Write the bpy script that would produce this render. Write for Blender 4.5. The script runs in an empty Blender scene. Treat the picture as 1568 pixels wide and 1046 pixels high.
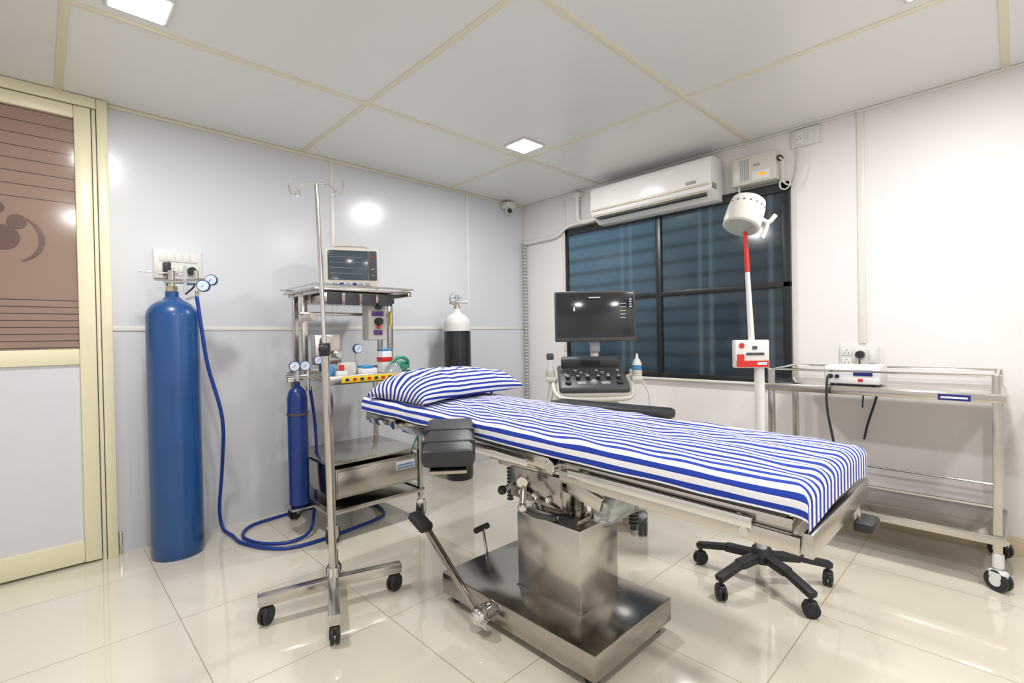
import bpy, bmesh, math, random
from mathutils import Vector, Matrix, noise
random.seed(4)
H=2.427
# ------------------------------------------------------------------ materials
def mat(name,col,rough=.5,metal=0.,noise_amt=0.,nscale=8.,bump=0.,bscale=60.,emit=None,es=0.,coat=0.,aniso=0.,alpha=1.,trans=0.):
    m=bpy.data.materials.new(name);m.use_nodes=True;nt=m.node_tree;b=nt.nodes['Principled BSDF']
    b.inputs['Base Color'].default_value=(*col,1);b.inputs['Roughness'].default_value=rough;b.inputs['Metallic'].default_value=metal
    b.inputs['Coat Weight'].default_value=coat
    if trans: b.inputs['Transmission Weight'].default_value=trans
    tc=nt.nodes.new('ShaderNodeTexCoord')
    if emit: b.inputs['Emission Color'].default_value=(*emit,1);b.inputs['Emission Strength'].default_value=es
    n=nt.nodes.new('ShaderNodeTexNoise');n.inputs['Scale'].default_value=nscale;n.inputs['Detail'].default_value=3
    nt.links.new(tc.outputs['Object'],n.inputs['Vector'])
    mx=nt.nodes.new('ShaderNodeMix');mx.data_type='RGBA'
    k=max(noise_amt,.02)
    mx.inputs[6].default_value=(*[c*(1-k) for c in col],1);mx.inputs[7].default_value=(*[min(1,c*(1+k)) for c in col],1)
    nt.links.new(n.outputs['Fac'],mx.inputs[0]);nt.links.new(mx.outputs[2],b.inputs['Base Color'])
    if bump:
        n2=nt.nodes.new('ShaderNodeTexNoise');n2.inputs['Scale'].default_value=bscale
        nt.links.new(tc.outputs['Object'],n2.inputs['Vector'])
        bp=nt.nodes.new('ShaderNodeBump');bp.inputs['Strength'].default_value=bump;bp.inputs['Distance'].default_value=.01
        nt.links.new(n2.outputs['Fac'],bp.inputs['Height']);nt.links.new(bp.outputs['Normal'],b.inputs['Normal'])
    return m
def s2l(r,g,b): 
    f=lambda c:(c/255/12.92) if c/255<=.04045 else ((c/255+.055)/1.055)**2.4
    return (f(r),f(g),f(b))
def M(nt,op,a,b=None,c=None):
    n=nt.nodes.new('ShaderNodeMath');n.operation=op
    for i,v in enumerate((a,b,c)):
        if v is None: continue
        if isinstance(v,(int,float)): n.inputs[i].default_value=v
        else: nt.links.new(v,n.inputs[i])
    return n.outputs[0]
def base_nodes(name,rough=.5,metal=0):
    m=bpy.data.materials.new(name);m.use_nodes=True;nt=m.node_tree;b=nt.nodes['Principled BSDF']
    b.inputs['Roughness'].default_value=rough;b.inputs['Metallic'].default_value=metal
    tc=nt.nodes.new('ShaderNodeTexCoord');sp=nt.nodes.new('ShaderNodeSeparateXYZ')
    return m,nt,b,tc,sp
def mixc(nt,fac,c1,c2):
    mx=nt.nodes.new('ShaderNodeMix');mx.data_type='RGBA'
    if isinstance(fac,(int,float)): mx.inputs[0].default_value=fac
    else: nt.links.new(fac,mx.inputs[0])
    for i,c in ((6,c1),(7,c2)):
        if isinstance(c,tuple): mx.inputs[i].default_value=(*c,1)
        else: nt.links.new(c,mx.inputs[i])
    return mx.outputs[2]

STEEL=mat('brushed_steel',(.58,.555,.52),.22,1.,.08,14)
STEELD=mat('steel_plate',(.42,.395,.36),.17,1.,.12,6)
CHROME=mat('chrome',(.70,.70,.69),.1,1.)
BLACK=mat('black_rubber',(.018,.018,.02),.5)
LEATHER=mat('black_vinyl',(.022,.023,.026),.38,0,.1,20,.15,220)
DKGREY=mat('dark_grey_plastic',(.06,.062,.068),.45)
GREY=mat('grey_plastic',(.30,.31,.32),.45)
WHITE=mat('white_plastic',(.72,.72,.70),.35)
OFFW=mat('offwhite_plastic',(.60,.585,.53),.35)
CREAM=mat('cream_pvc',s2l(230,224,192),.35)
CREAM2=mat('cream_joint',s2l(228,222,198),.4)
WTRIM=mat('white_trim',s2l(226,225,220),.35)
BLUEP=mat('blue_enamel',s2l(20,72,130),.32,0,.18,7,.05,30,coat=.3)
BLUEP2=mat('blue_enamel_dark',s2l(16,48,118),.3,0,.08,7)
HOSE=mat('blue_hose',s2l(14,56,142),.35)
BLKP=mat('black_enamel',(.02,.022,.026),.25,0,.1)
CYLW=mat('white_enamel',s2l(215,215,212),.3)
BRASS=mat('brass',(.60,.52,.36),.3,1.)
RED=mat('red_plastic',s2l(205,42,32),.4)
YEL=mat('yellow_label',s2l(235,200,40),.5)
GREEN=mat('green_rubber',s2l(60,150,120),.4)
ORANGE=mat('orange_led',s2l(255,140,20),.4,emit=s2l(255,140,20),es=1.0)
PURP=mat('purple_label',s2l(90,60,130),.5)
NAVY=mat('navy_label',s2l(30,40,120),.5)
LBL=mat('paper_label',s2l(226,228,232),.6)
CYAN=mat('cyan_pack',s2l(60,140,190),.5)
GAUGE=mat('gauge_face',s2l(200,215,232),.2)
CLEAR=mat('clear_plastic',(.75,.82,.82),.1,trans=.7)
SCREEN=mat('dark_screen',(.012,.013,.017),.12,emit=(.05,.055,.065),es=.2)
SCRBLU=mat('monitor_screen_blue',(.02,.03,.04),.15,emit=(.10,.13,.16),es=.35)
SCRTXT=mat('screen_text',(.6,.6,.6),.5,emit=(.8,.8,.85),es=.6)
SCRYEL=mat('screen_yellow',(.6,.6,.1),.5,emit=(.9,.9,.2),es=.6)
LIGHTM=mat('led_diffuser',(1,1,1),.5,emit=(1,.98,.95),es=16.)
ACW=mat('ac_white',s2l(232,232,230),.22)
ACB=mat('ac_intake_beige',s2l(196,186,160),.4)

# ------------------------------------------------------------------ geometry builder
class G:
    def __init__(s,name,T=None):
        s.name=name;s.bm=bmesh.new();s.uv=s.bm.loops.layers.uv.new('UVMap');s.mats=[];s.T=T or Matrix()
    def mi(s,m):
        if m not in s.mats: s.mats.append(m)
        return s.mats.index(m)
    def merge(s,b,m,T=None):
        k=s.mi(m)
        for f in b.faces: f.material_index=k
        if T is not None: bmesh.ops.transform(b,matrix=T,verts=b.verts)
        me=bpy.data.meshes.new('t');b.to_mesh(me);b.free();s.bm.from_mesh(me);bpy.data.meshes.remove(me)
    def box(s,c,size,m,rot=(0,0,0),bev=.003,seg=2):
        b=bmesh.new();bmesh.ops.create_cube(b,size=1);bmesh.ops.scale(b,vec=size,verts=b.verts)
        bev=min(bev,min(size)*.45)
        if bev>0: bmesh.ops.bevel(b,geom=b.edges[:],offset=bev,segments=seg,affect='EDGES',profile=.5)
        R=Matrix.Rotation(rot[2],4,'Z')@Matrix.Rotation(rot[1],4,'Y')@Matrix.Rotation(rot[0],4,'X')
        s.merge(b,m,Matrix.Translation(c)@R)
    def bx(s,x0,x1,y0,y1,z0,z1,m,bev=.003):
        s.box(((x0+x1)/2,(y0+y1)/2,(z0+z1)/2),(abs(x1-x0),abs(y1-y0),abs(z1-z0)),m,bev=bev)
    def frame(s,p1,p2,up=(0,0,1)):
        p1=Vector(p1);p2=Vector(p2);z=(p2-p1).normalized();u=Vector(up)
        if abs(z.dot(u))>.99:u=Vector((1,0,0))
        x=u.cross(z).normalized();y=z.cross(x)
        return Matrix(((x.x,y.x,z.x,p1.x),(x.y,y.y,z.y,p1.y),(x.z,y.z,z.z,p1.z),(0,0,0,1)))
    def beam(s,p1,p2,w,h,m,bev=.002):
        L=(Vector(p2)-Vector(p1)).length;b=bmesh.new();bmesh.ops.create_cube(b,size=1)
        bmesh.ops.scale(b,vec=(w,h,L),verts=b.verts);bmesh.ops.translate(b,vec=(0,0,L/2),verts=b.verts)
        bev=min(bev,min(w,h)*.4)
        if bev>0: bmesh.ops.bevel(b,geom=b.edges[:],offset=bev,segments=2,affect='EDGES',profile=.5)
        s.merge(b,m,s.frame(p1,p2))
    def lathe(s,prof,m,T=None,seg=32):
        b=bmesh.new();rings=[]
        for r,z in prof:
            if r<1e-5: rings.append([b.verts.new((0,0,z))])
            else: rings.append([b.verts.new((r*math.cos(2*math.pi*i/seg),r*math.sin(2*math.pi*i/seg),z)) for i in range(seg)])
        for A,B in zip(rings,rings[1:]):
            for i in range(seg):
                j=(i+1)%seg
                if len(A)==1 and len(B)==1: continue
                if len(A)==1: b.faces.new((A[0],B[j],B[i]))
                elif len(B)==1: b.faces.new((A[i],A[j],B[0]))
                else: b.faces.new((A[i],A[j],B[j],B[i]))
        s.merge(b,m,T)
    def cyl(s,p1,p2,r,m,r2=None,seg=20,ch=.0):
        L=(Vector(p2)-Vector(p1)).length;r2=r if r2 is None else r2;ch=min(.0025,r*.2,L*.2)
        s.lathe([(0,0),(r-ch,0),(r,ch),(r2,L-ch),(r2-ch if r2>ch else r2,L),(0,L)],m,s.frame(p1,p2),seg)
    def sph(s,c,r,m,sc=(1,1,1),seg=20):
        b=bmesh.new();bmesh.ops.create_uvsphere(b,u_segments=seg,v_segments=seg//2+2,radius=r)
        s.merge(b,m,Matrix.Translation(c)@Matrix.Diagonal((*sc,1)))
    def tube(s,pts,r,m,seg=10,smooth=True,sub=6):
        P=[Vector(p) for p in pts]
        if smooth and len(P)>2:
            Q=[];E=[P[0]*2-P[1]]+P+[P[-1]*2-P[-2]]
            for i in range(1,len(E)-2):
                a,b_,c,d=E[i-1:i+3]
                for k in range(sub):
                    t=k/sub;Q.append(.5*((2*b_)+(c-a)*t+(2*a-5*b_+4*c-d)*t*t+(3*b_-a-3*c+d)*t**3))
            Q.append(P[-1]);P=Q
        b=bmesh.new();rings=[];prev=None
        for i,p in enumerate(P):
            t=(P[min(i+1,len(P)-1)]-P[max(i-1,0)]).normalized()
            if prev is None:
                x=t.orthogonal().normalized()
            else: x=(prev-t*prev.dot(t)).normalized()
            prev=x;y=t.cross(x)
            rings.append([b.verts.new(p+(x*math.cos(2*math.pi*k/seg)+y*math.sin(2*math.pi*k/seg))*r) for k in range(seg)])
        for A,B in zip(rings,rings[1:]):
            for k in range(seg): b.faces.new((A[k],A[(k+1)%seg],B[(k+1)%seg],B[k]))
        b.faces.new(rings[0][::-1]);b.faces.new(rings[-1])
        s.merge(b,m)
    def prism(s,poly,h,m,T=None,bev=0):
        b=bmesh.new();f=b.faces.new([b.verts.new((x,y,0)) for x,y in poly])
        r=bmesh.ops.extrude_face_region(b,geom=[f]);bmesh.ops.translate(b,vec=(0,0,h),verts=[v for v in r['geom'] if isinstance(v,bmesh.types.BMVert)])
        bmesh.ops.recalc_face_normals(b,faces=b.faces)
        if bev: bmesh.ops.bevel(b,geom=b.edges[:],offset=bev,segments=2,affect='EDGES',profile=.5)
        s.merge(b,m,T)
    def grid(s,fn,nu,nv,m,uvf=None,closed=False):
        k=s.mi(m);V=[[s.bm.verts.new(fn(i/nu,j/nv)) for j in range(nv+1)] for i in range(nu+1)]
        for i in range(nu):
            for j in range(nv):
                f=s.bm.faces.new((V[i][j],V[i+1][j],V[i+1][j+1],V[i][j+1]));f.material_index=k
                if uvf:
                    for l,(a,c) in zip(f.loops,((i,j),(i+1,j),(i+1,j+1),(i,j+1))): l[s.uv].uv=uvf(a/nu,c/nv)
    def caster(s,x,y,r=.04,fork=CHROME,wheel=BLACK,top=None,w=.022,ang=0):
        d=Vector((math.cos(ang),math.sin(ang),0));n=Vector((-d.y,d.x,0));c=Vector((x,y,r))
        for sg in (-1,1):
            s.cyl(c+n*sg*.004,c+n*sg*(.004+w),r,wheel,seg=24)
            s.cyl(c+n*sg*(.004+w),c+n*sg*(.006+w),r*.5,fork,seg=16)
        top=top or 2*r+.03
        s.box((x,y,r*1.55),(r*1.5,w*2.6,r*1.0),fork,rot=(0,0,ang),bev=r*.3,seg=3)
        s.cyl((x,y,r*1.8),(x,y,top),r*.28,fork)
    def done(s,angle=35,smooth=True,recalc=True):
        if recalc: bmesh.ops.recalc_face_normals(s.bm,faces=s.bm.faces)
        bmesh.ops.transform(s.bm,matrix=s.T,verts=s.bm.verts)
        me=bpy.data.meshes.new(s.name);s.bm.to_mesh(me);s.bm.free()
        for m in s.mats: me.materials.append(m)
        if smooth: me.shade_smooth(); me.set_sharp_from_angle(angle=math.radians(angle))
        o=bpy.data.objects.new(s.name,me);bpy.context.collection.objects.link(o);return o

# ------------------------------------------------------------------ room shell
X0,Y0=-4.75,-4.75
# floor tiles
m,nt,b,tc,sp=base_nodes('polished_floor_tiles',.12)
nt.links.new(tc.outputs['Object'],sp.inputs[0])
def joint(o,off,per,w):
    fr=M(nt,'FRACT',M(nt,'DIVIDE',M(nt,'SUBTRACT',o,off),per))
    d=M(nt,'ABSOLUTE',M(nt,'SUBTRACT',fr,.5))
    return M(nt,'GREATER_THAN',d,.5-w/per/2)
j=M(nt,'MAXIMUM',joint(sp.outputs[0],-3.09,.61,.004),joint(sp.outputs[1],-1.61,.61,.004))
n=nt.nodes.new('ShaderNodeTexNoise');n.inputs['Scale'].default_value=2.5;n.inputs['Detail'].default_value=6;nt.links.new(tc.outputs['Object'],n.inputs['Vector'])
c=mixc(nt,n.outputs['Fac'],s2l(212,204,188),s2l(226,220,206))
nt.links.new(mixc(nt,j,c,s2l(172,160,138)),b.inputs['Base Color'])
nt.links.new(M(nt,'MULTIPLY_ADD',j,.4,.07),b.inputs['Roughness'])
b.inputs['Coat Weight'].default_value=.6;b.inputs['Coat Roughness'].default_value=.04
FLOORM=m
def slab(name,x0,x1,y0,y1,z0,z1,m):
    g=G(name);g.bx(x0,x1,y0,y1,z0,z1,m,bev=0);return g.done(smooth=False)
slab('floor',X0-.1,.1,Y0-.1,.1,-.1,0,FLOORM)
CEIL=mat('ceiling_laminate',s2l(228,229,228),.3,0,.02,1.5)
slab('ceiling',X0-.1,.1,Y0-.1,.1,H,H+.1,CEIL)
WB=mat('laminate_wall',s2l(211,213,219),.22,0,.02,1.5)
WR=mat('painted_wall',s2l(233,229,229),.5,0,.02,2,.04,150)
slab('wall_back',X0-.1,0,0,.1,0,H,WB)
slab('wall_right',0,.1,Y0-.1,.1,0,H,WR)
slab('wall_left',X0-.1,X0,Y0,0,0,H,WR)
slab('wall_front',X0,0,Y0-.1,Y0,0,H,WR)
# ceiling joints (one trim object)
g=G('trim_ceiling_joints')
for x in (-.92,-2.17,-3.39,-4.6): g.bx(x-.015,x+.015,Y0,0,H-.004,H+.001,CREAM2,bev=.001)
for y in (-.93,-2.15,-3.37,-4.6): g.bx(X0,0,y-.015,y+.015,H-.005,H+.001,CREAM2,bev=.001)
g.done()
g=G('trim_wall_joints')
g.bx(-3.2,-.01,-.006,0,1.208,1.232,WTRIM,.002)
for x in (-1.96,-.72): g.bx(x-.014,x+.014,-.005,0,1.232,H,WTRIM,.002)
g.bx(-3.198,0,-.012,0,H-.018,H-.001,CREAM2,.002)
g.bx(-.018,0,Y0,0,H-.012,H-.001,WTRIM,.002)
g.bx(-.012,0,-2.79,-2.755,1.06,H,WTRIM,.002)
g.bx(-.012,0,-.535,-.505,1.0,H-.05,WTRIM,.002)
g.done()
g=G('baseboard_right');g.bx(-.012,0,Y0,0,0,.09,mat('skirting',s2l(214,200,172),.3),.002);g.done()
# door
m,nt,b,tc,sp=base_nodes('frosted_brown_glass',.12)
nt.links.new(tc.outputs['Object'],sp.inputs[0])
z=sp.outputs[2]
def lines(per,w,z0,z1):
    fr=M(nt,'FRACT',M(nt,'DIVIDE',z,per));a=M(nt,'LESS_THAN',fr,w)
    return M(nt,'MULTIPLY',a,M(nt,'MULTIPLY',M(nt,'GREATER_THAN',z,z0),M(nt,'LESS_THAN',z,z1)))
l=M(nt,'MAXIMUM',lines(.062,.06,1.82,2.4),lines(.034,.14,1.1,1.38))
nt.links.new(mixc(nt,l,s2l(146,124,112),s2l(76,60,54)),b.inputs['Base Color'])
BGL=m
LP=mat('door_panel',s2l(216,216,222),.3)
LOGO=mat('door_logo_dark',s2l(104,84,76),.2)
g=G('door_1')
g.bx(-3.245,-3.20,-.05,-.001,0,H-.003,CREAM,.004)
g.bx(-3.264,-3.248,-.035,-.001,0,H-.058,CREAM2,.002)
g.bx(-4.3,-4.255,-.05,-.001,0,H-.003,CREAM,.004)
g.bx(-4.254,-3.246,-.049,-.001,H-.055,H-.003,CREAM,.002)
for x0,x1 in ((-3.335,-3.268),(-4.25,-4.18)): g.bx(x0,x1,-.045,-.005,.01,H-.06,CREAM,.005)
for z0,z1 in ((.012,.125),(1.035,1.115),(H-.125,H-.06)): g.bx(-4.18,-3.335,-.043,-.007,z0,z1,CREAM,.005)
g.bx(-4.2,-3.33,-.028,-.018,.12,1.04,LP,0)
g.bx(-4.2,-3.33,-.028,-.018,1.11,2.32,BGL,0)
T=lambda x,zz:Matrix.Translation((x,-.029,zz))@Matrix.Rotation(math.pi/2,4,'X')
for x,zz,r in ((-3.60,1.66,.06),(-3.70,1.62,.05),(-3.55,1.74,.035),(-3.62,1.80,.03)): g.lathe([(0,0),(r,0),(r,.002),(0,.002)],LOGO,T(x,zz))
for r0,a0,a1,cx,cz in ((.13,-60,50,-3.60,1.66),(.19,90,150,-3.62,1.66)):
    pl=[(math.cos(math.radians(a))*(r0+.018*math.sin(math.pi*(a-a0)/(a1-a0))),math.sin(math.radians(a))*(r0+.018*math.sin(math.pi*(a-a0)/(a1-a0)))) for a in range(a0,a1+1,5)]
    pl+=[(math.cos(math.radians(a))*(r0-.004),math.sin(math.radians(a))*(r0-.004)) for a in range(a1,a0-1,-5)]
    g.prism(pl,.002,LOGO,T(cx,cz))
g.bx(-3.196,-3.18,-.02,0,0,.12,STEEL,.002)
g.done()
# window
m,nt,b,tc,sp=base_nodes('tinted_window_glass',.1)
nt.links.new(tc.outputs['Object'],sp.inputs[0]);y=sp.outputs[1];z=sp.outputs[2]
w=M(nt,'MULTIPLY_ADD',M(nt,'SINE',M(nt,'MULTIPLY',z,2*math.pi/.118)),.5,.5);w=M(nt,'POWER',w,3.)
v=None
for c_ in (-1.14,-1.22,-1.80,-1.88,-2.28):
    k=M(nt,'SUBTRACT',1.,M(nt,'MINIMUM',1.,M(nt,'MULTIPLY',M(nt,'ABSOLUTE',M(nt,'SUBTRACT',y,c_)),40.)))
    v=k if v is None else M(nt,'MAXIMUM',v,k)
n=nt.nodes.new('ShaderNodeTexNoise');n.inputs['Scale'].default_value=2.;nt.links.new(tc.outputs['Object'],n.inputs['Vector'])
gr=M(nt,'MULTIPLY_ADD',M(nt,'ADD',y,2.4),.5,M(nt,'MULTIPLY',n.outputs['Fac'],.25))
gr=M(nt,'MINIMUM',1.,M(nt,'MULTIPLY',gr,M(nt,'MULTIPLY_ADD',M(nt,'SUBTRACT',z,.8),.6,.3)))
base=mixc(nt,gr,s2l(36,43,48),s2l(78,106,126))
c1=mixc(nt,M(nt,'MULTIPLY',w,.45),base,s2l(22,28,33))
c2=mixc(nt,M(nt,'MULTIPLY',v,.3),c1,s2l(104,126,138))
nt.links.new(c2,b.inputs['Base Color']);nt.links.new(c2,b.inputs['Emission Color']);b.inputs['Emission Strength'].default_value=.15  # weak pane glow stands in for daylight through the tint
WG=m
WBK=mat('window_frame_black',(.015,.015,.017),.35)
g=G('window_1')
ya,yb,za,zb=-2.40,-.55,.80,2.10
g.bx(-.03,0,ya,ya+.045,za,zb,WBK);g.bx(-.03,0,yb-.03,yb,za,zb,WBK);g.bx(-.03,0,ya,yb,za,za+.035,WBK);g.bx(-.03,0,ya,yb,zb-.06,zb,WBK)
g.bx(-.034,0,-1.50,-1.455,za,zb,WBK);g.bx(-.03,0,ya,yb,1.425,1.46,WBK)
g.bx(-.014,-.004,ya+.02,yb-.02,za+.02,zb-.02,WG,0)
g.bx(-.036,0,ya-.02,yb+.01,za-.016,za,WTRIM)
g.done()

# ------------------------------------------------------------------ air conditioner
g=G('split_air_conditioner')
ya,yb=-1.975,-.975
poly=[(0,2.05),(0,2.345),(-.17,2.345),(-.20,2.335),(-.212,2.31),(-.215,2.16),(-.20,2.115),(-.10,2.055)]
Tm=Matrix(((1,0,0,0),(0,0,-1,yb),(0,1,0,0),(0,0,0,1)))
g.prism(poly,yb-ya,ACW,Tm,bev=.006)
g.beam((-.2165,ya+.012,2.150),(-.2165,yb-.012,2.150),.004,.012,ACB,0)
g.beam((-.172,ya+.05,2.090),(-.172,yb-.05,2.090),.055,.014,DKGREY,.002)
g.beam((-.195,ya+.03,2.10),(-.195,yb-.03,2.10),.022,.006,ACB,.001)
g.beam((-.15,ya+.06,2.078),(-.15,yb-.06,2.078),.012,.006,WHITE,.001)
g.bx(-.219,-.214,-1.87,-1.80,2.17,2.19,GREY,.001)
g.bx(-.20,-.13,ya-.003,ya+.002,2.12,2.16,GREY,.001)
g.done()
g=G('air_conditioner_piping')
g.tube([(-.03,-.70,2.38),(-.03,-.70,2.2),(-.035,-.73,2.14),(-.05,-.82,2.125),(-.07,-.96,2.13)],.022,WTRIM)
g.tube([(-.03,-.97,2.15),(-.03,-.8,2.13),(-.03,-.6,2.125),(-.03,-.45,2.06),(-.03,-.3,2.05),(-.03,-.03,2.05)],.016,WTRIM)
g.bx(-.05,0,-.74,-.66,2.36,2.40,WTRIM)
g.tube([(-.03,-.035,2.06),(-.03,-.035,.1)],.016,GREY,smooth=False)
for i in range(60): g.cyl((-.03,-.035,.12+i*.032),(-.03,-.035,.132+i*.032),.019,OFFW,seg=10)
g.done()
g=G('voltage_stabilizer')
g.bx(-.10,0,-2.345,-2.065,2.115,2.30,OFFW,.012)
g.bx(-.104,-.099,-2.31,-2.20,2.13,2.19,WHITE,.002)
g.bx(-.106,-.102,-2.285,-2.24,2.155,2.172,ORANGE,.001);g.bx(-.106,-.102,-2.25,-2.21,2.225,2.235,GREY,.001)
for i in range(5): g.bx(-.102,-.098,-2.13-.012*i,-2.125-.012*i,2.14,2.28,GREY,0)
for yy in (-2.30,-2.36): g.cyl((-.05,yy,2.245),(-.09,yy,2.245),.016,BLACK)
g.tube([(-.06,-2.10,2.115),(-.06,-2.11,2.07),(-.05,-2.16,2.04),(-.05,-2.18,2.01)],.006,WHITE)
g.tube([(-.09,-2.36,2.245),(-.08,-2.38,2.21),(-.05,-2.37,2.10),(-.04,-2.42,2.07),(-.04,-2.45,2.16),(-.04,-2.46,2.30)],.006,OFFW)
g.tube([(-.05,-2.38+.03*math.cos(t),2.08+.035*math.sin(t)) for t in [i*.6 for i in range(22)]],.005,OFFW)
g.done()
def switchplate(name,T,w,h,mods,plugs=()):
    g=G(name,T);g.box((0,-.01,0),(w,.02,h),WHITE,bev=.004)
    for x,z_,ww,hh in mods: g.box((x,-.022,z_),(ww,.006,hh),WTRIM,bev=.0015);
    for x,z_ in plugs:
        for dx,dz in ((-.01,-.008),(.01,-.008),(0,.01)): g.cyl((x+dx,-.0255,z_+dz),(x+dx,-.0262,z_+dz),.003,DKGREY,seg=8)
    return g
TW=lambda y,z_:Matrix.Translation((0,y,z_))@Matrix.Rotation(-math.pi/2,4,'Z')
g=switchplate('switch_box',TW(-2.49,2.355),.16,.11,[(-.035,0,.05,.07),(.03,0,.03,.07)],[(-.035,0)]);g.done()
g=switchplate('wall_socket',TW(-2.755,.985),.19,.125,[(-.06,.025,.05,.045),(-.06,-.03,.05,.045),(.005,.025,.05,.045),(.065,0,.03,.08)],[(-.06,.025),(-.06,-.03)])
g.cyl((.01,-.024,.01),(.01,-.06,.01),.022,BLACK);g.tube([(.01,-.055,.0),(.012,-.065,-.05),(.03,-.05,-.12),(.02,-.05,-.3)],.004,BLACK)
g.done()
g=switchplate('switchboard',Matrix.Translation((-2.895,0,1.59)),.235,.165,[(-.075+.038*i,.04,.033,.05) for i in range(5)]+[(-.075+.05*i,-.035,.044,.055) for i in range(4)],[(-.025,-.035),(.025,-.035)])
g.box((-.06,-.045,-.03),(.035,.05,.07),BLACK,bev=.006);g.cyl((.06,-.024,-.035),(.06,-.07,-.035),.022,BLACK)
g.tube([(.06,-.065,-.035),(.075,-.09,-.06),(.07,-.06,-.12),(.03,-.03,-.17)],.005,BLACK)
g.tube([(-.06,-.06,-.06),(-.06,-.05,-.1),(-.07,-.03,-.3)],.004,BLACK)
g.done()
# cctv
g=G('security_camera')
g.bx(-.31,-.21,-.10,0,2.35,2.425-.02,WHITE,.006);g.sph((-.26,-.06,2.335),.038,WHITE);g.cyl((-.275,-.085,2.325),(-.285,-.102,2.318),.022,BLACK)
g.done()
# steel wall shelf just past the trolley
g=G('steel_wall_shelf');g.bx(-.42,0,-4.3,-3.47,.80,.815,STEEL);g.bx(-.42,-.41,-4.3,-3.47,.775,.82,STEEL)
for yy in (-3.6,-4.15): g.beam((-.02,yy,.55),(-.38,yy,.79),.02,.02,STEEL);g.bx(-.02,0,yy-.015,yy+.015,.5,.80,STEEL)
g.done()
# ceiling lights
LX=[(-1.11,-1.10),(-3.185,-1.105),(-1.11,-3.2),(-3.185,-3.2),(-2.15,-4.2)]  # last entry: extra out-of-view light, added as soft fill
for x,y_ in LX:
    g=G('ceiling_light');g.bx(x-.10,x+.10,y_-.10,y_+.10,H-.010,H,WHITE,.003);g.bx(x-.085,x+.085,y_-.085,y_+.085,H-.013,H-.009,LIGHTM,0);g.done()
    L=bpy.data.lights.new('downlight','AREA');L.shape='SQUARE';L.size=.17;L.energy=21.;L.color=(1,.99,.965)
    o=bpy.data.objects.new('downlight_lamp',L);o.location=(x,y_,H-.02);bpy.context.collection.objects.link(o)

# ------------------------------------------------------------------ gas cylinders
def gauge(g,c,d,r=.03):
    c=Vector(c);d=Vector(d).normalized();g.cyl(c,c+d*.022,r,BLUEP2,seg=24);g.cyl(c+d*.022,c+d*.025,r*.86,GAUGE,seg=24)
    g.beam(c+d*.026+Vector((-.008,0,-.006)),c+d*.026+Vector((.008,0,.01)),.002,.002,RED,0)
def cylinder(name,x,y,r,zs,body,top=None,zsplit=None):
    g=G(name);T=Matrix.Translation((x,y,0))
    pr=[(0,.012),(r*.8,.012),(r*.93,0),(r,.02),(r,.04),(r,zs-.0)]
    dome=[(r*math.cos(a),zs+r*.85*math.sin(a)) for a in [i*math.radians(11) for i in range(1,7)]]
    if top is None:
        g.lathe(pr+dome+[(r*.3,zs+r*.9),(r*.26,zs+r*.9),(r*.26,zs+r*1.15),(0,zs+r*1.15)],body,T,40)
    else:
        g.lathe(pr[:-1]+[(r,zsplit),(0,zsplit)],body,T,40)
        g.lathe([(0,zsplit),(r*1.002,zsplit),(r*1.002,zs)]+dome+[(r*.3,zs+r*.9),(r*.26,zs+r*1.15),(0,zs+r*1.15)],top,T,40)
    z0=zs+r*1.1
    g.cyl((x,y,z0),(x,y,z0+.035),r*.24,BRASS,seg=8);g.cyl((x,y,z0+.03),(x,y,z0+.12),.017,CHROME)
    g.cyl((x-.02,y,z0+.06),(x+.07,y-.05,z0+.06),.012,CHROME)
    return g,z0
g,z0=cylinder('oxygen_cylinder',-2.965,-.235,.12,1.275,BLUEP)
x,y_=-2.965,-.235
g.beam((x-.14,y_+.0,z0+.105),(x+.03,y_,z0+.105),.012,.008,CHROME)
g.cyl((x+.06,y_-.04,z0+.06),(x+.14,y_-.10,z0+.06),.02,CHROME);g.cyl((x+.1,y_-.07,z0+.04),(x+.1,y_-.07,z0+.12),.012,CHROME)
gauge(g,(x+.13,y_-.10,z0+.035),(-.5,-1,0),.032);gauge(g,(x+.17,y_-.09,z0+.07),(-.5,-1,0),.03)
g.cyl((x+.05,y_-.06,z0+.0),(x+.05,y_-.06,z0+.14),.01,CLEAR);g.cyl((x+.1,y_-.07,z0+.01),(x+.1,y_-.07,z0-.03),.008,BRASS)
g.tube([(x+.1,y_-.07,z0-.02),(x+.12,y_-.07,1.2),(x+.15,y_-.05,1.0),(x+.22,y_-.02,.7),(-2.72,-.12,.4),(-2.73,-.08,.15),(-2.72,-.10,.03),(-2.70,-.22,.011),(-2.69,-.38,.011),(-2.598,-.58,.011),(-2.459,-.66,.011),(-2.175,-.64,.011),(-1.937,-.58,.011),(-1.866,-.40,.011),(-1.92,-.2,.011),(-2.05,-.10,.011),
 (-2.2,-.09,.011),(-2.4,-.10,.011),(-2.58,-.14,.011),(-2.66,-.28,.011),(-2.62,-.46,.011),(-2.5,-.56,.011),(-2.38,-.54,.03),(-2.31,-.44,.12),(-2.28,-.41,.3),(-2.28,-.41,.6),(-2.32,-.44,.86)],.0095,HOSE,12)
g.done()
g,z0=cylinder('gas_cylinder',-1.05,-.25,.108,1.245,BLKP,CYLW,1.19)
g.cyl((-1.05,-.25,z0+.05),(-1.14,-.29,z0+.05),.014,CHROME);g.beam((-1.13,-.27,z0+.09),(-1.0,-.25,z0+.10),.008,.006,CHROME);g.tube([(-1.14,-.29,z0+.05),(-1.16,-.3,z0+.09),(-1.13,-.3,z0+.13)],.004,CHROME)
g.done()

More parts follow.
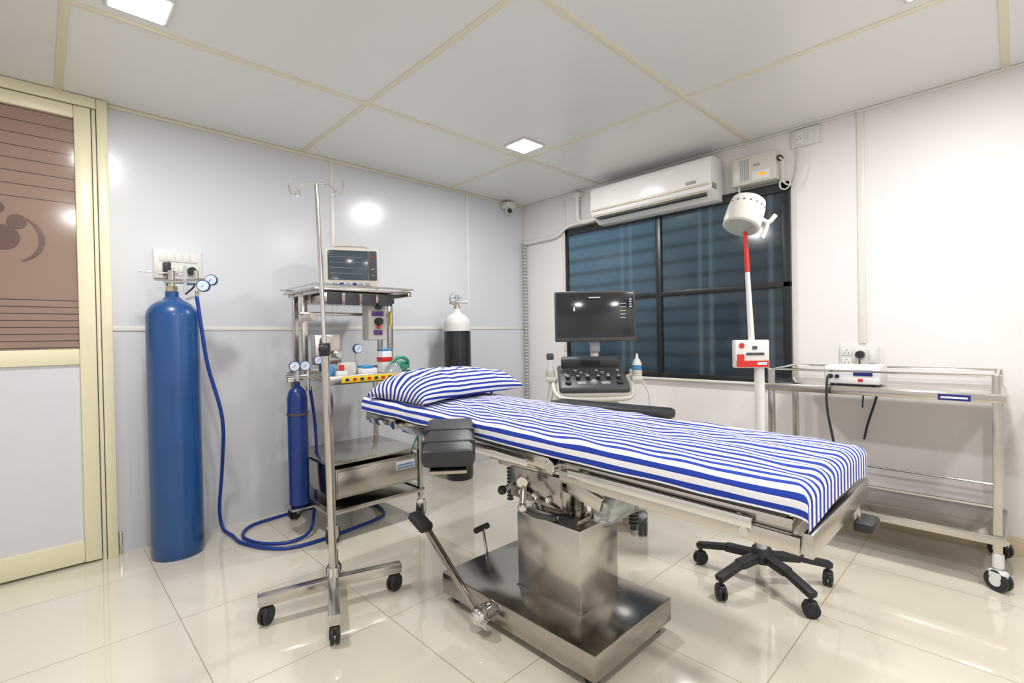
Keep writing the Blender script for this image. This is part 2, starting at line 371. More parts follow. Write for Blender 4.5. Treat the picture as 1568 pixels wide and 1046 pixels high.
# ------------------------------------------------------------------ IV stand
g=G('iv_drip_stand')
C=Vector((-2.60,-1.36,.105))
ends=[(-2.85,-1.29),(-2.35,-1.43),(-2.71,-1.61),(-2.49,-1.11)]
for ex,ey in ends:
    e=Vector((ex,ey,.1));d=(e-C).normalized()
    g.beam(C,e+d*.03,.042,.042,STEEL,.004);g.caster(ex,ey,.036,BLACK,BLACK,.085,.014,ang=random.random()*3)
g.cyl((C.x,C.y,.075),(C.x,C.y,.17),.026,CHROME)
g.cyl((C.x,C.y,.14),(C.x-.012,C.y+.012,1.12),.0165,STEEL);
P1=Vector((C.x-.012,C.y+.012,1.10));P2=Vector((C.x-.026,C.y+.026,1.80))
g.cyl(P1,P2,.009,CHROME);g.cyl(P1-Vector((0,0,.03)),P1+Vector((0,0,.025)),.023,BLACK)
g.cyl(P1,P1+Vector((-.02,-.04,0)),.012,BLACK);g.sph(P1+Vector((-.025,-.045,0)),.02,BLACK)
d=Vector((.75,-.66,0)).normalized()
for s_ in (-1,1):
    e=d*s_
    g.tube([P2,P2+e*.04+Vector((0,0,.002)),P2+e*.075+Vector((0,0,-.02)),P2+e*.09+Vector((0,0,-.04)),P2+e*.105+Vector((0,0,-.04)),P2+e*.115+Vector((0,0,-.01)),P2+e*.11+Vector((0,0,.015))],.0035,CHROME,8)
    g.tube([P2+e*.075+Vector((0,0,-.02)),P2+e*.07+Vector((0,0,-.045)),P2+e*.08+Vector((0,0,-.055))],.0035,CHROME,8)
g.done()

# ------------------------------------------------------------------ anaesthesia trolley
g=G('anaesthesia_trolley')
xa,xb,ya,yb=-2.33,-1.75,-.74,-.18
for x,y_ in ((xa,ya),(xb,ya),(xa,yb),(xb,yb)):
    g.caster(x,y_,.055,OFFW,BLACK,.15,.018,ang=.8)
    g.box((x,y_,.53),(.028,.028,.80),STEEL,bev=.003)
for x in (xa,xb): 
    g.box((x,-.40,1.17),(.032,.032,.52),STEEL,bev=.003);g.box((x,-.26,1.17),(.03,.03,.52),STEEL,bev=.003)
    g.beam((x,ya,.18),(x,yb,.18),.028,.028,STEEL);g.beam((x,ya,.92),(x,yb,.92),.025,.025,STEEL);g.beam((x,-.66,1.42),(x,yb,1.42),.025,.025,STEEL)
# top shelf
g.bx(-2.37,-1.74,-.66,-.18,1.425,1.44,STEEL)
for y_ in (-.66,-.19): g.tube([(-2.39,y_,1.455),(-1.72,y_,1.455)],.006,CHROME,8,False)
for x in (-2.38,-1.73): g.tube([(x,-.68,1.455),(x,-.17,1.455)],.006,CHROME,8,False)
g.bx(-2.30,-1.84,-.62,-.3,1.36,1.42,STEELD)
for i in range(4): g.bx(-2.28+.11*i,-2.19+.11*i,-.625,-.615,1.345,1.415,DKGREY,.003)
g.bx(-2.36,-1.74,-.42,-.40,1.29,1.31,STEEL);g.cyl((-2.35,-.45,1.27),(-2.35,-.60,1.27),.02,STEEL)
# mid shelf
g.bx(xa-.03,xb+.03,ya-.02,yb,.905,.92,STEEL);g.bx(xa-.03,xb+.03,ya-.024,ya-.018,.885,.935,STEEL);g.bx(-2.27,-1.93,ya-.03,ya-.023,.893,.928,YEL,.001)
for i in range(7): g.bx(-2.25+.045*i,-2.23+.045*i,ya-.032,ya-.029,.902,.918,RED if i%2 else NAVY,0)
g.bx(xa-.03,xb+.03,yb-.005,yb,.905,.95,STEEL)
# lower drawer and shelf
g.bx(xa-.01,xb+.01,ya,yb,.43,.445,STEEL);g.bx(xa+.02,xb-.02,ya-.005,yb,.24,.41,STEELD,.004)
g.bx(xa+.03,xb-.03,ya-.012,ya-.004,.255,.395,STEEL,.003);g.bx(-1.93,-1.80,ya-.016,ya-.011,.33,.38,LBL,.001)
for i in range(2): g.bx(-1.925,-1.81,ya-.0175,ya-.0155,.338+.018*i,.345+.018*i,CYAN,0)
g.bx(xa-.02,xb+.02,ya-.02,yb,.16,.185,STEEL)
# white vaporizer box + flow meters
g.box((-1.92,-.50,1.25),(.13,.09,.24),OFFW,bev=.012)
g.box((-1.92,-.548,1.30),(.08,.006,.03),PURP,bev=.001);g.cyl((-1.92,-.545,1.345),(-1.92,-.575,1.345),.02,DKGREY);g.cyl((-1.92,-.545,1.25),(-1.92,-.58,1.25),.024,BLACK);g.box((-1.92,-.548,1.18),(.06,.006,.03),PURP,bev=.001)
g.cyl((-1.92,-.55,1.215),(-1.92,-.57,1.215),.012,RED)
for i in range(3): g.cyl((-1.80,-.50+.02*i,1.22),(-1.80,-.50+.02*i,1.32),.008,YEL if i==0 else CHROME)
for x,zz in ((-2.27,1.05),(-2.20,1.05),(-2.27,1.14)): g.cyl((x,-.55,zz),(x,-.59,zz),.022,CHROME);
g.box((-2.24,-.50,1.08),(.16,.06,.18),STEEL,bev=.004)
# items on middle shelf
g.box((-2.16,-.60,.96),(.09,.06,.08),OFFW,bev=.004);g.box((-2.28,-.62,.955),(.05,.05,.07),CYAN,bev=.004);g.cyl((-2.22,-.66,.92),(-2.22,-.66,.99),.015,RED);g.box((-2.24,-.70,.94),(.06,.03,.035),LBL,bev=.004)
g.bx(-1.90,-1.83,-.56,-.49,.92,1.06,LBL,.006);g.bx(-1.902,-1.828,-.562,-.488,.99,1.02,RED,.002);g.bx(-1.90,-1.83,-.56,-.49,1.06,1.075,CYAN,.004)
g.lathe([(0,.06),(.02,.06),(.03,.05),(.05,.02),(.058,0),(.05,-.005),(0,0)],CLEAR,Matrix.Translation((-1.88,-.66,.925)))
g.tube([(-1.9,-.66,.98),(-1.85,-.68,1.02),(-1.78,-.66,1.0),(-1.74,-.6,.95)],.012,GREEN);g.sph((-1.80,-.62,.96),.045,GREEN,(1,1,.8))
g.box((-2.05,-.62,.945),(.10,.12,.04),LBL,bev=.01);g.box((-2.06,-.64,.97),(.07,.08,.02),CYAN,bev=.006);g.cyl((-2.05,-.5,.92),(-2.05,-.5,1.10),.006,CHROME);gauge(g,(-2.05,-.51,1.08),(0,-1,0),.03)
g.tube([(-1.76,-.70,.90),(-1.78,-.72,.75),(-1.76,-.74,.55),(-1.80,-.72,.40),(-1.76,-.74,.2)],.006,GREEN)
# tray & manifold on left where small cylinder hangs
g.box((-2.40,-.45,.915),(.12,.05,.04),CHROME,bev=.004);gauge(g,(-2.43,-.50,.99),(-.3,-1,0),.03);gauge(g,(-2.37,-.50,.99),(-.3,-1,0),.03);gauge(g,(-2.30,-.52,1.02),(-.3,-1,0),.025)
g.cyl((-2.40,-.47,.90),(-2.40,-.47,.98),.012,CHROME);g.cyl((-2.34,-.47,.84),(-2.34,-.47,1.0),.012,CHROME);g.cyl((-2.47,-.47,.93),(-2.33,-.47,.93),.009,CHROME)
g.box((-2.27,-.50,1.0),(.025,.02,.10),NAVY,bev=.002)
# small cylinder
T=Matrix.Translation((-2.40,-.45,0));r=.056
g.lathe([(0,.165),(r*.7,.165),(r,.18),(r,.80),(r*.85,.84),(r*.45,.865),(r*.3,.87),(r*.3,.9),(0,.9)],BLUEP2,T,28)
g.lathe([(r+.002,.70),(r+.004,.70),(r+.004,.715),(r+.002,.715)],DKGREY,T,28);g.box((-2.40,-.45,.16),(.13,.13,.012),STEEL);g.beam((-2.40,-.45,.155),(xa,-.45,.155),.03,.012,STEEL);g.beam((-2.40+r,-.45,.715),(xa+.005,-.45,.715),.02,.012,STEEL)
g.done()
g=G('patient_monitor',Matrix.Translation((-2.03,-.42,1.442))@Matrix.Rotation(math.radians(-25),4,'Z')@Matrix.Scale(1.12,4))
g.box((0,0,.128),(.30,.14,.235),OFFW,bev=.02,seg=4);g.box((0,.0,.012),(.26,.13,.024),WHITE,bev=.008)
g.box((-.018,-.072,.145),(.215,.006,.165),SCRBLU,bev=.002);g.box((.115,-.072,.145),(.045,.008,.165),DKGREY,bev=.003)
for i in range(4): g.box((.115,-.077,.09+.035*i),(.022,.004,.006),(GREEN,GREY,PURP,RED)[i],bev=.002)
for i in range(4): g.box((-.03,-.0757,.10+.03*i),(.17,.001,.0015),(GREY,GREY,GREY,GREY)[i],bev=0)
for i in range(6): g.box((-.09+.035*i,-.073,.04),(.022,.004,.014),(GREY,NAVY,GREY,NAVY,GREY,GREY)[i],bev=.002)
g.tube([(-.10,0,.24),(-.09,0,.262),(0,0,.268),(.09,0,.262),(.10,0,.24)],.009,OFFW)
g.box((-.152,0,.13),(.012,.08,.14),GREY,bev=.004)
g.done()

# ------------------------------------------------------------------ ultrasound
g=G('ultrasound_machine',Matrix.Translation((-.99,-1.57,0))@Matrix.Rotation(math.radians(-47),4,'Z'))
for x in (-.22,.22):
    for y_ in (-.27,.25): g.caster(x,y_,.062,GREY,DKGREY,.16,.02,ang=1.3)
g.box((0,0,.17),(.50,.62,.06),OFFW,bev=.025,seg=3)
g.box((0,.08,.45),(.34,.36,.52),OFFW,bev=.04,seg=4);g.box((0,-.105,.46),(.26,.02,.40),GREY,bev=.008)
for i in range(6): g.box((0,-.118,.32+.04*i),(.20,.006,.012),DKGREY,bev=.002)
g.box((0,.02,.76),(.24,.22,.14),OFFW,bev=.02)
PX,PY,PZ=-.035,-.10,.875;RA=math.radians(22);R15=(RA,0,0)
def onp(x,yy,h):
    v=Matrix.Rotation(RA,3,'X')@Vector((x,yy,h));return Vector((PX,PY,PZ))+v
g.box(onp(0,.01,-.035),(.43,.34,.05),OFFW,rot=R15,bev=.024,seg=4)
g.box(onp(0,0,0),(.41,.32,.04),DKGREY,rot=R15,bev=.018,seg=3)
for r_ in range(3):
    for k in range(11): g.box(onp(-.16+.032*k,.01+.028*r_,.022),(.020,.016,.010),DKGREY if (k+r_)%4 else GREY,rot=R15,bev=.003)
for k in range(6): 
    p=onp(-.15+.06*k,-.045,.02);q=onp(-.15+.06*k,-.045,.042);g.cyl(p,q,.013,BLACK);g.cyl(q,q+(q-p)*.05,.009,GREY)
g.sph(onp(0,-.10,.02),.024,GREY);
for k in (-1,1):
    g.box(onp(.07*k,-.10,.02),(.05,.03,.012),GREY,rot=R15,bev=.004);g.cyl(onp(.15*k,-.10,.018),onp(.15*k,-.10,.034),.018,BLACK)
g.box(onp(0,.135,.045),(.36,.05,.07),DKGREY,rot=R15,bev=.012);g.box(onp(0,.108,.058),(.12,.01,.03),SCREEN,rot=R15,bev=.002)
g.tube([onp(x,yy,-.03) for x,yy in ((-.22,.08),(-.235,-.05),(-.20,-.18),(-.08,-.205),(.08,-.205),(.20,-.18),(.235,-.05),(.22,.08))],.013,OFFW,10)
g.cyl((0,.04,.80),(0,.04,1.12),.025,OFFW);g.box((0,.03,1.09),(.06,.06,.12),GREY,bev=.01)
# monitor
RM=(math.radians(-4),0,0)
g.box((0,-.005,1.255),(.50,.035,.315),DKGREY,rot=RM,bev=.008,seg=3);g.box((0,-.0235,1.262),(.475,.004,.275),SCREEN,rot=RM,bev=.001)
g.box((0,.02,1.25),(.30,.05,.18),DKGREY,rot=RM,bev=.02)
g.box((-.13,-.0275,1.30),(.008,.002,.025),SCRTXT,bev=0);g.box((-.005,-.035,1.37),(.07,.001,.004),SCRTXT,bev=0)
for i in range(6): g.box((.17,-.026-.0008*i,1.22+.022*i),(.035,.002,.002),SCRTXT if i%3 else SCRYEL,bev=0)
for i in range(4): g.box((.215,-.031,1.31+.015*i),(.012,.003,.006),SCRTXT,bev=0)
for i in range(9): g.box((-.20+.045*i,-.0165,1.128),(.02,.002,.003),SCRTXT if i%2 else GREY,bev=0)
for sx in (-1,1):
    g.box((sx*.26-.02,-.0,.87),(.07,.20,.03),OFFW,bev=.012)
    for k in range(2):
        g.lathe([(.018,0),(.028,.03),(.028,.06),(.024,.06),(.014,0)],OFFW,Matrix.Translation((sx*.265-.02,-.06+.11*k,.86)),16)
g.cyl((-.285,-.06,.89),(-.285,-.06,.99),.016,WHITE,r2=.012);g.box((-.285,-.06,1.01),(.045,.02,.04),DKGREY,bev=.008)
g.tube([(-.285,-.06,.86),(-.31,-.1,.7),(-.26,-.12,.45),(-.29,-.05,.35),(-.30,.05,.6),(-.26,.1,.8)],.006,WHITE)
TB=Matrix.Translation((.245,-.05,.88))
g.lathe([(0,0),(.026,0),(.028,.02),(.028,.08),(.02,.10),(.01,.11),(.006,.14),(0,.14)],WHITE,TB,18)
g.lathe([(.0285,.02),(.0288,.02),(.0288,.07),(.0285,.07)],CYAN,TB,18)
g.cyl((.245,.04,.88),(.245,.04,.96),.016,DKGREY,r2=.02)
g.tube([(.28,.02,.86),(.33,.0,.75),(.31,-.02,.55),(.27,.05,.45),(.24,.1,.6)],.006,WHITE)
g.done()

# ------------------------------------------------------------------ examination lamp
g=G('examination_lamp_stand')
cx,cy=-1.15,-2.59
for i in range(5):
    a=math.radians(90+72*i+3);d=Vector((math.cos(a),math.sin(a),0));c=Vector((cx,cy,0))
    e=c+d*.28;p0=c+d*.03+Vector((0,0,.125));p1=c+d*.16+Vector((0,0,.12));p2=e+Vector((0,0,.092))
    g.beam(p0,p1,.05,.035,BLACK,.008);g.beam(c+d*.15+Vector((0,0,.121)),p2+d*.015,.042,.028,BLACK,.008)
    g.caster(e.x,e.y,.032,BLACK,BLACK,.09,.014,ang=a+1)
g.lathe([(0,.10),(.05,.10),(.055,.13),(.04,.16),(0,.16)],BLACK,Matrix.Translation((cx,cy,0)))
g.cyl((cx,cy,.15),(cx,cy,.30),.022,WHITE);g.cyl((cx,cy,.28),(cx,cy,1.0),.0165,WHITE);g.cyl((cx,cy,.62),(cx,cy,.98),.021,WHITE)
Rz=math.radians(-52);fd=Vector((math.sin(Rz),-math.cos(Rz),0));rt=Vector((math.cos(Rz),math.sin(Rz),0));bc=Vector((cx,cy,1.04))+fd*.01-rt*.04
g.box(bc,(.145,.05,.125),WHITE,rot=(0,0,Rz),bev=.006)
g.box(bc+fd*.026+Vector((0,0,-.044)),(.135,.003,.028),RED,rot=(0,0,Rz),bev=0);g.box(bc+fd*.026-rt*.05+Vector((0,0,-.016)),(.03,.0025,.03),RED,rot=(0,0,Rz),bev=0)
g.lathe([(0,0),(.012,0),(.012,.002),(0,.002)],RED,Matrix.Translation(bc+fd*.025-rt*.045+Vector((0,0,.038)))@Matrix.Rotation(Rz,4,'Z')@Matrix.Rotation(math.pi/2,4,'X'))
g.box(bc+fd*.026+rt*.012+Vector((0,0,.0)),(.075,.002,.012),DKGREY,rot=(0,0,Rz),bev=0);g.box(bc+fd*.026+rt*.01+Vector((0,0,.028)),(.02,.002,.015),DKGREY,rot=(0,0,Rz),bev=0)
g.box(bc+fd*.026+rt*.04+Vector((0,0,-.042)),(.04,.004,.012),WHITE,rot=(0,0,Rz),bev=0)
pA=Vector((cx,cy,1.09))-rt*.03;pM=pA-rt*.015+Vector((0,0,.32));pT=pA-rt*.022+Vector((0,0,.50))
g.cyl(pA-Vector((0,0,.03)),pM,.014,WHITE,r2=.010);g.cyl(pM,pT,.011,RED,r2=.008)
hc=pT+Vector((0,0,.085));ax=(rt*.35+Vector((0,0,1))*.9-fd*.25).normalized()
Th=g.frame(hc-ax*.075,hc+ax*.05,fd)
g.lathe([(0,0),(.070,0),(.078,.006),(.080,.03),(.078,.10),(.072,.135),(.06,.142),(0,.145)],OFFW,Th,36)
for i in range(18):
    a=2*math.pi*i/18;p=Th@Vector((.0785*math.cos(a),.0785*math.sin(a),.10));q=Th@Vector((.070*math.cos(a),.070*math.sin(a),.10));g.cyl(q,p+(p-q)*.02,.005,DKGREY,seg=8)
g.lathe([(0,-.001),(.066,-.001),(.066,-.003),(0,-.003)],CLEAR,Th)
hb=hc+rt*.07-Vector((0,0,.03))
g.tube([hb,hb+rt*.03+Vector((0,0,-.015)),hb+rt*.06+Vector((0,0,.015))],.010,WHITE)
g.tube([hb+rt*.025+Vector((0,0,-.01)),hb+rt*.02+Vector((0,0,-.04)),hb-rt*.0+Vector((0,0,-.085))],.010,WHITE)
g.done()

# ------------------------------------------------------------------ instrument trolley
g=G('instrument_trolley')
xa,xb,ya,yb=-.53,-.10,-3.34,-2.44
for x in (xa,xb):
    for y_ in (ya,yb):
        g.caster(x,y_,.045,WHITE,BLACK,.15,.016,ang=1.);g.box((x,y_,.535),(.03,.03,.80),STEEL,bev=.003);g.cyl((x,y_,.1),(x,y_,.16),.02,WHITE)
def tray(z,m):
    g.bx(xa-.02,xb+.02,ya-.02,yb+.02,z,z+.012,m);
    for y_ in (ya-.02,yb+.02): g.beam((xa-.02,y_,z-.01),(xb+.02,y_,z-.01),.012,.035,STEEL)
    for x in (xa-.02,xb+.02): g.beam((x,ya-.02,z-.01),(x,yb+.02,z-.01),.012,.035,STEEL)
tray(.84,STEEL);tray(.23,STEELD)
for z in (.93,.36):
    for x in (xa,xb): g.tube([(x,ya,z),(x,yb,z)],.006,CHROME,8,False)
    for y_ in (ya,yb): g.tube([(xa,y_,z),(xb,y_,z)],.006,CHROME,8,False)
g.bx(xa-.03,xa-.0255,-3.26,-3.15,.815,.842,NAVY,0);g.bx(xa-.031,xa-.0295,-3.25,-3.16,.824,.832,LBL,0)
g.done()
g=G('light_source_unit')
g.bx(-.50,-.30,-2.93,-2.69,.862,.955,WHITE,.006);g.bx(-.503,-.499,-2.925,-2.695,.866,.951,LBL,.001)
for xx in (-.47,-.33):
    for yy in (-2.9,-2.72): g.cyl((xx,yy,.852),(xx,yy,.864),.01,BLACK,seg=10)
g.cyl((-.50,-2.72,.90),(-.515,-2.72,.90),.012,BLACK);g.cyl((-.50,-2.75,.90),(-.515,-2.75,.90),.010,BLACK);g.bx(-.506,-.502,-2.90,-2.82,.905,.935,NAVY,0);g.bx(-.506,-.502,-2.86,-2.84,.875,.89,RED,0)
g.tube([(-.51,-2.72,.90),(-.57,-2.72,.89),(-.58,-2.72,.75),(-.57,-2.74,.60),(-.50,-2.75,.45),(-.30,-2.75,.30)],.006,BLACK)
g.tube([(-.30,-2.85,.90),(-.2,-2.85,.9),(-.05,-2.86,.88),(-.04,-2.84,.75),(-.04,-2.80,.60),(-.04,-2.78,.5)],.006,BLACK)
g.done()

# ------------------------------------------------------------------ operating table
CX=-1.985
def zt(y): # top of the mattress along length
    t=(-1.0-y)/2.12;return .838-.048*t
g=G('operating_table')
g.bx(-2.25,-1.76,-2.47,-1.66,.035,.125,STEELD,.006)
for x in (-2.20,-1.81):
    for y_ in (-2.42,-1.71): g.cyl((x,y_,0),(x,y_,.04),.025,BLACK)
g.bx(-2.10,-1.86,-2.30,-1.975,.12,.43,STEEL,.008);g.bx(-2.105,-1.855,-2.305,-1.97,.12,.127,STEELD,.001)
# upper mechanism
g.bx(-2.07,-1.89,-2.26,-2.01,.42,.445,STEELD,.003)
g.bx(-2.03,-1.93,-2.18,-2.04,.44,.66,STEELD,.004);g.cyl((-2.02,-2.0,.43),(-2.02,-2.0,.66),.014,CHROME);g.cyl((-1.95,-2.22,.43),(-1.95,-2.22,.64),.022,CHROME)
for i in range(14): g.cyl((-2.09,-1.93,.46+i*.014),(-2.09,-1.93,.467+i*.014),.014,DKGREY,seg=12)
g.bx(-2.13,-1.83,-2.20,-1.90,.61,.67,STEEL,.006)
g.bx(-2.14,-2.12,-2.24,-1.86,.63,.70,STEEL,.004);g.bx(-1.84,-1.82,-2.24,-1.86,.63,.70,STEEL,.004)
g.beam((-2.15,-1.80,.69),(-2.15,-2.33,.675),.05,.055,STEEL,.004);g.beam((-2.10,-2.2,.60),(-2.10,-2.40,.55),.02,.05,STEEL)
g.bx(-2.10,-1.9,-2.42,-2.36,.48,.56,CLEAR,.006)
g.cyl((-2.18,-2.10,.60),(-2.22,-2.13,.60),.022,CHROME);g.cyl((-2.20,-2.12,.60),(-2.24,-2.15,.53),.012,CHROME);g.sph((-2.245,-2.155,.52),.018,CHROME)
g.tube([(-2.14,-2.06,.55),(-2.18,-2.09,.50),(-2.19,-2.16,.48),(-2.16,-2.24,.48)],.01,DKGREY);g.cyl((-2.13,-2.24,.47),(-2.13,-2.30,.47),.02,BLACK)
g.cyl((-2.14,-1.98,.54),(-2.19,-2.0,.54),.012,CHROME);g.sph((-2.20,-2.0,.54),.018,BLACK)
g.bx(-2.135,-2.12,-2.24,-1.98,.50,.62,STEELD,.003)
for yy in (-2.05,-2.12,-2.19): g.cyl((-2.135,yy,.53),(-2.15,yy,.53),.014,CHROME,seg=6)
for i in range(16): g.cyl((-1.84,-2.36,.40+i*.014),(-1.84,-2.36,.407+i*.014),.02,DKGREY,seg=12)
g.tube([(-1.84,-2.36,.66),(-1.84,-2.36,.38)],.014,BLACK,8,False)
# frame sections: head, back/seat, leg
YE=-3.04
for ya,yb in ((-1.02,-1.32),(-1.34,-2.30),(-2.32,YE)):
    o=.058
    for x in (CX-.26,CX+.26): g.beam((x,ya,zt(ya)-o-.045),(x,yb,zt(yb)-o-.045),.028,.04,STEEL,.004)
    for y_ in (ya-.02,yb+.02): g.beam((CX-.26,y_,zt(y_)-o-.045),(CX+.26,y_,zt(y_)-o-.045),.028,.035,STEEL)
    g.beam((CX,ya,zt(ya)-.075),(CX,yb,zt(yb)-.075),.54,.012,STEELD,.003)
    g.beam((CX,ya,zt(ya)-.060),(CX,yb,zt(yb)-.060),.60,.034,LEATHER,.012)
    # side rail
    y1=ya-.08;y2=yb+.08
    for sx in (-1,1):
        xr=CX+sx*.298;g.beam((xr,y1,zt(y1)-o-.05),(xr,y2,zt(y2)-o-.05),.009,.028,CHROME,.002)
        for yy in (y1-.04,y2+.04): g.cyl((xr,yy,zt(yy)-o-.05),(CX+sx*.26,yy,zt(yy)-o-.05),.009,CHROME)
# lower foot frame corner
g.beam((CX-.285,-2.36,zt(-2.36)-.125),(CX-.285,YE-.02,zt(YE)-.135),.02,.04,STEEL);g.beam((CX+.285,-2.36,zt(-2.36)-.125),(CX+.285,YE-.02,zt(YE)-.135),.02,.04,STEEL)
g.beam((CX-.29,YE-.035,zt(YE)-.130),(CX+.29,YE-.035,zt(YE)-.130),.02,.055,STEEL)
g.cyl((CX-.296,YE+.10,zt(-3)-.13),(CX-.302,YE+.10,zt(-3)-.13),.012,CHROME)
g.cyl((CX-.31,-2.33,zt(-2.33)-.10),(CX-.24,-2.33,zt(-2.33)-.10),.022,CHROME);g.cyl((CX-.31,-1.35,zt(-1.35)-.10),(CX-.24,-1.35,zt(-1.35)-.10),.022,CHROME)
g.box((CX+.17,YE-.06,.59),(.10,.05,.03),BLACK,bev=.01);g.cyl((CX+.17,YE-.04,.595),(CX+.17,YE-.03,.66),.01,STEEL)
# support struts down to column
for x in (-2.1,-1.86): g.beam((x,-1.45,.70),(x,-2.0,.66),.025,.03,STEEL);g.beam((x,-2.1,.64),(x,-2.6,.66),.025,.03,STEEL)
g.cyl((-1.98,-1.55,.70),(-1.98,-1.92,.60),.02,CHROME)
g.cyl((-2.26,-1.62,.70),(-2.26,-1.62,.60),.01,CHROME);g.cyl((-2.29,-1.75,.66),(-2.20,-1.75,.66),.02,CHROME)
# arm boards
def armboard(p1,p2,w,th,strap=True):
    p1=Vector(p1);p2=Vector(p2);d=(p2-p1).normalized();L=(p2-p1).length
    g.beam(p1-Vector((0,0,th*.5+.008)),p2-Vector((0,0,th*.5+.008)),w*.7,.012,STEELD)
    g.beam(p1,p2,w,th,LEATHER,.02)
    if strap:
        for f in (.40,.74):
            q=p1+d*L*f;g.beam(q-d*.008,q+d*.008,w+.006,th+.006,BLACK,.004)
armboard((-2.335,-1.855,.797),(-2.535,-2.105,.738),.175,.065)
g.beam((-2.25,-1.72,.70),(-2.42,-1.94,.72),.03,.02,CHROME);g.cyl((-2.29,-1.76,.66),(-2.29,-1.76,.75),.012,CHROME)
armboard((-1.49,-1.66,.77),(-1.44,-2.31,.77),.14,.05,False)
g.cyl((-1.60,-1.8,.66),(-1.56,-1.8,.74),.012,CHROME);g.beam((-1.68,-1.8,.68),(-1.54,-1.8,.72),.03,.012,CHROME)
g.tube([(-1.66,-1.33,.76),(-1.64,-1.33,.86),(-1.60,-1.34,.87),(-1.58,-1.36,.84)],.006,BLACK)
# pedals
g.cyl((-2.24,-1.96,.075),(-2.31,-1.96,.075),.03,CHROME);g.sph((-2.30,-1.965,.075),.035,CHROME);g.cyl((-2.30,-1.93,.06),(-2.30,-2.02,.06),.02,CHROME)
g.beam((-2.30,-1.96,.08),(-2.34,-1.66,.36),.022,.022,STEELD);g.box((-2.345,-1.645,.365),(.06,.11,.035),BLACK,rot=(math.radians(20),0,0),bev=.01)
g.beam((-1.99,-1.66,.10),(-1.97,-1.61,.22),.014,.014,CHROME);g.cyl((-2.02,-1.61,.22),(-1.93,-1.60,.22),.014,BLACK)
TABLE=g.done()
# striped bedsheet
def stripes(name,per,duty,wh,bl,chan=0,bump=.0):
    m,nt,b,tc,sp=base_nodes(name,.85);nt.links.new(tc.outputs['UV'],sp.inputs[0])
    fr=M(nt,'FRACT',M(nt,'DIVIDE',sp.outputs[chan],per));k=M(nt,'LESS_THAN',fr,duty)
    nt.links.new(mixc(nt,k,wh,bl),b.inputs['Base Color'])
    n=nt.nodes.new('ShaderNodeTexNoise');n.inputs['Scale'].default_value=9;n.inputs['Detail'].default_value=3;nt.links.new(tc.outputs['Object'],n.inputs['Vector'])
    bp=nt.nodes.new('ShaderNodeBump');bp.inputs['Strength'].default_value=.3;bp.inputs['Distance'].default_value=.02
    nt.links.new(n.outputs['Fac'],bp.inputs['Height']);nt.links.new(bp.outputs['Normal'],b.inputs['Normal'])
    return m
WH=s2l(230,230,234);BL=s2l(20,54,156)
SH=stripes('striped_sheet',.033,.47,WH,BL)
hw,rr=.270,.035;S0=hw+.085;yh,yf=-1.03,-3.075;LT=yh-yf+.08
def ov(s,h):
    a=abs(s);sg=1 if s>=0 else -1
    if a<=h: return s,0
    ang=min((a-h)/rr,math.pi/2);ex=max(0,a-h-rr*math.pi/2)
    return sg*(h+rr*math.sin(ang)),rr*(1-math.cos(ang))+ex
def sheet(u,v):
    s=(u*2-1)*S0;t=v*LT
    x,d1=ov(s,hw);L=yh-yf-.03
    if t<=L: yy,d2=t,0
    else:
        yy,d2=ov(t,L)
    d=max(d1,d2)+.2*min(d1,d2)
    y=yh-yy;z=zt(y)-d
    k=noise.noise(Vector((s*4,t*2.2,0)))*.008+noise.noise(Vector((s*14+t*5,t*6,3)))*.006
    k+= .004*math.sin(s*60+t*13+6*noise.noise(Vector((s*3,t*3,7))))*(.5+.5*noise.noise(Vector((s*2,t*2,9))))
    fade=1-min(1,d/.03)
    z+=k*fade+.012*(1-(x/hw)**2 if abs(x)<hw else 0)
    bul=noise.noise(Vector((t*7,s,5)))*.006*(1-fade)
    x+= bul*(1 if s>0 else -1) if d1>0 else 0
    if d>.05: z+=noise.noise(Vector((t*5,s*5,11)))*.008
    return (CX+x,y,z)
g=G('bed_sheet')
def suv(u,v):
    s=(u*2-1)*S0;t=v*LT
    f_=max(0,1-abs(s)/hw)
    return (s+2+f_*(.018*noise.noise(Vector((s*3,t*2.5,21)))+.006*noise.noise(Vector((s*9,t*8,22)))),t)
g.grid(sheet,110,260,SH,uvf=suv);o=g.done(angle=180,recalc=False);o.parent=TABLE
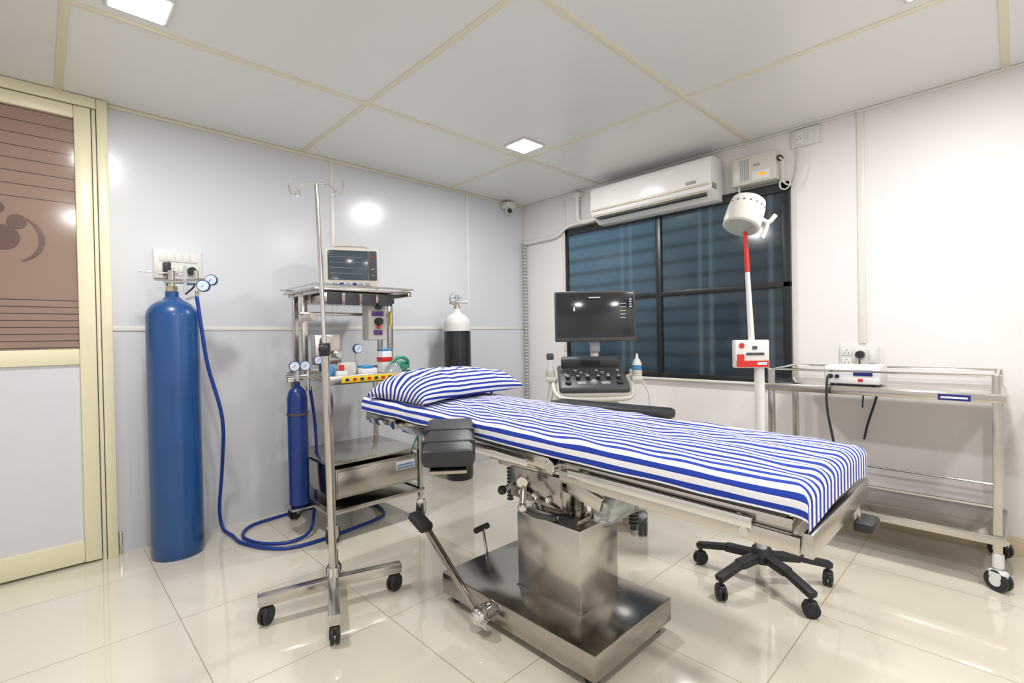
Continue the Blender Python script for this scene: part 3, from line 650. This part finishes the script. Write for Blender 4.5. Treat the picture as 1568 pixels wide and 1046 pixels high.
# pillow
PL=stripes('striped_pillowcase',.033,.47,WH,BL,1)
def pil(sgn):
    def fn(u,v):
        a=u*2-1;b_=v*2-1
        e=(max(0,1-abs(a)**4)*max(0,1-abs(b_)**3))**.42
        x=a*.345*(1-.05*(1-abs(b_)**2)*abs(a)) ;y=b_*.235*(1-.05*(1-abs(a)**2)*abs(b_))
        rim=max(abs(a)**3,abs(b_)**3)
        z=-.020*rim
        if sgn>0: z+=.098*e
        else: z-=.022*e*(1-rim)
        z+= -.018*(max(0,-a)**4)
        if sgn>0: z+=(noise.noise(Vector((x*9,y*9,1)))*.012+noise.noise(Vector((x*22,y*14,4)))*.006)*min(1,e*2)
        return (x,y,z)
    return fn
g=G('pillow',Matrix.Translation((-1.94,-1.315,.882))@Matrix.Rotation(math.radians(4),4,'Z')@Matrix.Rotation(math.radians(1.2),4,'X'))
def puv(sgn):
    F=pil(sgn)
    def f_(u,v):
        x,y,z=F(u,v);b_=v*2-1;return (x,y-z*b_*1.2+.03*(x/.36)**2+.12*min(0,x+.12)+2)
    return f_
g.grid(pil(1),60,60,PL,uvf=puv(1));g.grid(pil(-1),60,60,PL,uvf=puv(-1))
bmesh.ops.remove_doubles(g.bm,verts=g.bm.verts,dist=.0005)
g.done(angle=180)

# ------------------------------------------------------------------ camera
c=Vector((-3.485,-3.3948,1.1379));yaw,pitch,roll=.8006,-.0102,-.0186
f=Vector((math.cos(yaw)*math.cos(pitch),math.sin(yaw)*math.cos(pitch),math.sin(pitch)));r=Vector((math.sin(yaw),-math.cos(yaw),0));u=r.cross(f)
r2=r*math.cos(roll)+u*math.sin(roll);u2=-r*math.sin(roll)+u*math.cos(roll)
cam=bpy.data.cameras.new('camera');cam.lens=17.143;cam.sensor_width=36;cam.clip_start=.02
co=bpy.data.objects.new('camera',cam);bpy.context.collection.objects.link(co)
co.matrix_world=Matrix(((r2.x,u2.x,-f.x,c.x),(r2.y,u2.y,-f.y,c.y),(r2.z,u2.z,-f.z,c.z),(0,0,0,1)))
bpy.context.scene.camera=co
w=bpy.data.worlds.new('w');bpy.context.scene.world=w;w.use_nodes=True;w.node_tree.nodes['Background'].inputs[0].default_value=(.8,.85,.9,1);w.node_tree.nodes['Background'].inputs[1].default_value=.5
bpy.context.scene.view_settings.view_transform='Standard'
